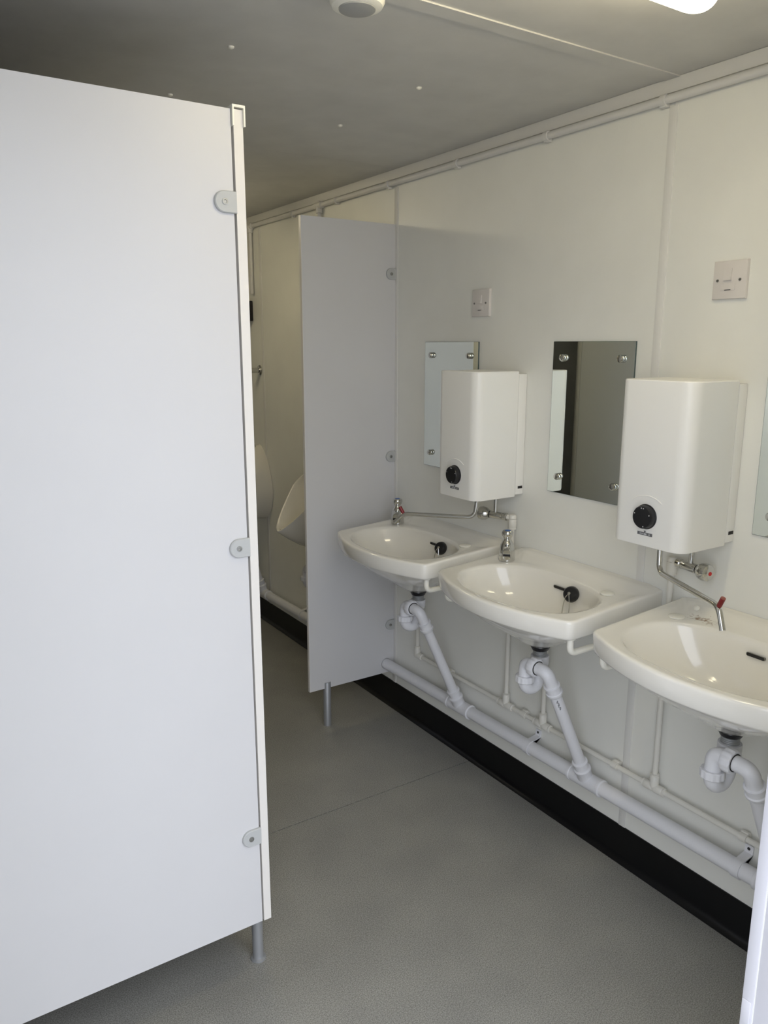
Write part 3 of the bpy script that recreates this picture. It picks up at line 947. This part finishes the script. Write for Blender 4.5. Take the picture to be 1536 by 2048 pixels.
# ------------------------------------------------------------------ ceiling lamp and detector
def ceiling_lamp(yc, label):
    lt = thing('ceiling_lamp', label, 'lamp', (-0.72, yc, H), 'ceiling batten lamps')
    obj('lamp_base', box(BM(), -1.00, -0.44, yc - 0.025, yc + 0.025, H - 0.022, H - 0.0005, 0.003), 'header', lt)
    bm = BM()
    rings = []
    for x, k in ((-1.035, 0.55), (-1.030, 0.80), (-1.018, 0.95), (-1.00, 1.0), (-0.44, 1.0), (-0.424, 0.95), (-0.412, 0.80), (-0.407, 0.55)):
        rings.append([(x, yc + 0.034 * k * math.cos(2 * PI * j / 20), (H - 0.043) + 0.022 * k * math.sin(2 * PI * j / 20)) for j in range(20)])
    loft(bm, rings)
    obj('diffuser', bm, 'lamp', lt)
ceiling_lamp(0.955, 'lit batten lamp with a white diffuser at the top right')
ceiling_lamp(3.355, 'lit batten lamp hidden behind the cubicle, over the urinals')

dt = thing('ceiling_detector', 'round white ceiling detector with a grey lens at the top edge', 'detector', (-0.885, 1.335, H))
bm = lathe(BM(), [(0.048, 0.004), (0.050, 0.008), (0.050, 0.024), (0.046, 0.031), (0.036, 0.0345)], (-0.885, 1.335, H), (0, 0, -1), 40)
obj('housing', bm, 'header', dt)
bm = lathe(BM(), [(0.0345, 0.034), (0.033, 0.0365), (0.024, 0.0385), (0.008, 0.039)], (-0.885, 1.335, H), (0, 0, -1), 32)
obj('lens', bm, 'lens', dt)

# ------------------------------------------------------------------ urinals beyond the divider
def urinal(cy, label):
    t = thing('urinal', label, 'urinal', (0, cy, 0.57), 'wall-hung urinals')
    n = 48
    phi = [2 * PI * k / n for k in range(n)]
    def opening(k=1.0, sink=0.0):
        out = []
        for p in phi:
            u = (1 - math.cos(p)) / 2
            w = math.copysign(0.137 * (math.sin(PI / 2 * u / 0.36) ** 0.8 if u < 0.36 else max(0.0, 1 - (u - 0.36) / 0.64) ** 0.55), math.sin(p))
            uc = 0.5 + (u - 0.5) * k
            out.append(Vector((-0.034 - 0.240 * uc + sink, cy + w * k, 0.962 - 0.278 * uc - sink * 0.2)))
        return out
    def wall(k=1.0):
        out = []
        for p in phi:
            u = (1 - math.cos(p)) / 2
            w = 0.160 * math.sin(p) * (0.62 + 0.5 * u ** 0.7) / 1.0
            out.append(Vector((-0.002, cy + w * k, 0.972 - 0.40 * u)))
        return out
    O, Wl = opening(), wall()
    rings = [Wl]
    for s in (0.2, 0.4, 0.6, 0.8, 0.93):
        r = []
        for a, b, p in zip(Wl, O, phi):
            u = (1 - math.cos(p)) / 2
            q = a.lerp(b, s)
            bulge = math.sin(PI * s)
            q.z -= 0.030 * bulge * u ** 2
            q.y += math.copysign(0.010 * bulge * abs(math.sin(p)), math.sin(p))
            r.append(q)
        rings.append(r)
    rings.append(O)
    rings.append([v + Vector((-0.002, 0, 0.003)) for v in opening(0.985)])
    rings.append([v + Vector((-0.001, 0, 0.002)) for v in opening(0.945)])
    rings.append(opening(0.915, 0.004))
    # inside of the bowl
    low_ = Vector((-0.125, cy, 0.640))
    inner = opening(0.90, 0.010)
    for s, f in ((0.12, 0.30), (0.3, 0.55), (0.55, 0.80), (0.8, 0.95), (0.97, 1.0)):
        r = []
        for a, p in zip(inner, phi):
            u = (1 - math.cos(p)) / 2
            tgt = Vector((-0.040 - 0.085 * u, low_.y, 0.90 - 0.262 * u))
            q = Vector((a.x + (tgt.x - a.x) * f, a.y + (tgt.y - a.y) * s, a.z + (tgt.z - a.z) * (f if u > 0.4 else s)))
            r.append(q)
        rings.append(r)
    bm = BM()
    loft(bm, rings, cap0=True, cap1=True)
    bmesh.ops.triangulate(bm, faces=[f for f in bm.faces if len(f.verts) > 4])
    obj('bowl', bm, 'urinal', t, angle=60)
    obj('flush_inlet', lathe(BM(), [(0.016, 0.0), (0.016, 0.012), (0.009, 0.016)], (-0.035, cy, 0.955), (-0.4, 0, 0.9), 18), 'chrome', t)
    return t
urinal(UY[0], 'nearer wall-hung urinal half hidden by the modesty panel')
urinal(UY[1], 'further wall-hung urinal showing beside the cubicle edge')
trap(UY[0], 'white plastic trap below the nearer urinal', dz=-0.105, xw=-0.080, black=False, grp='white plastic traps under the urinals')
trap(UY[1], 'white plastic trap below the further urinal', dz=-0.105, xw=-0.080, black=False, grp='white plastic traps under the urinals')

# ------------------------------------------------------------------ small fixtures on the wall beyond the urinals
t = thing('wall_fitting', 'small chrome fitting with a round flange on the wall above the further urinal', 'wall fitting', (0, 3.765, 1.36))
obj('flange', lathe(BM(), [(0.027, 0.0005), (0.027, 0.004), (0.021, 0.010), (0.014, 0.011)], (0, 3.765, 1.358), (-1, 0, 0), 26), 'chrome', t)
obj('stem', lathe(BM(), [(0.0125, 0.008), (0.0125, 0.050), (0.021, 0.053), (0.021, 0.060), (0.006, 0.062)], (0, 3.765, 1.358), (-1, 0, 0), 22), 'chrome', t)
t = thing('wall_box', 'small dark wall box glimpsed past the cubicle edge', 'wall box', (0, 3.90, 1.607))
obj('box_body', box(BM(), -0.045, -0.001, 3.826, 3.926, 1.607, 1.707, 0.004), 'dark', t)
obj('box_cover', box(BM(), -0.055, -0.0455, 3.823, 3.929, 1.604, 1.710, 0.003), 'dark', t)

for o in bpy.data.objects:
    if '_base' in o:
        del o['_base']
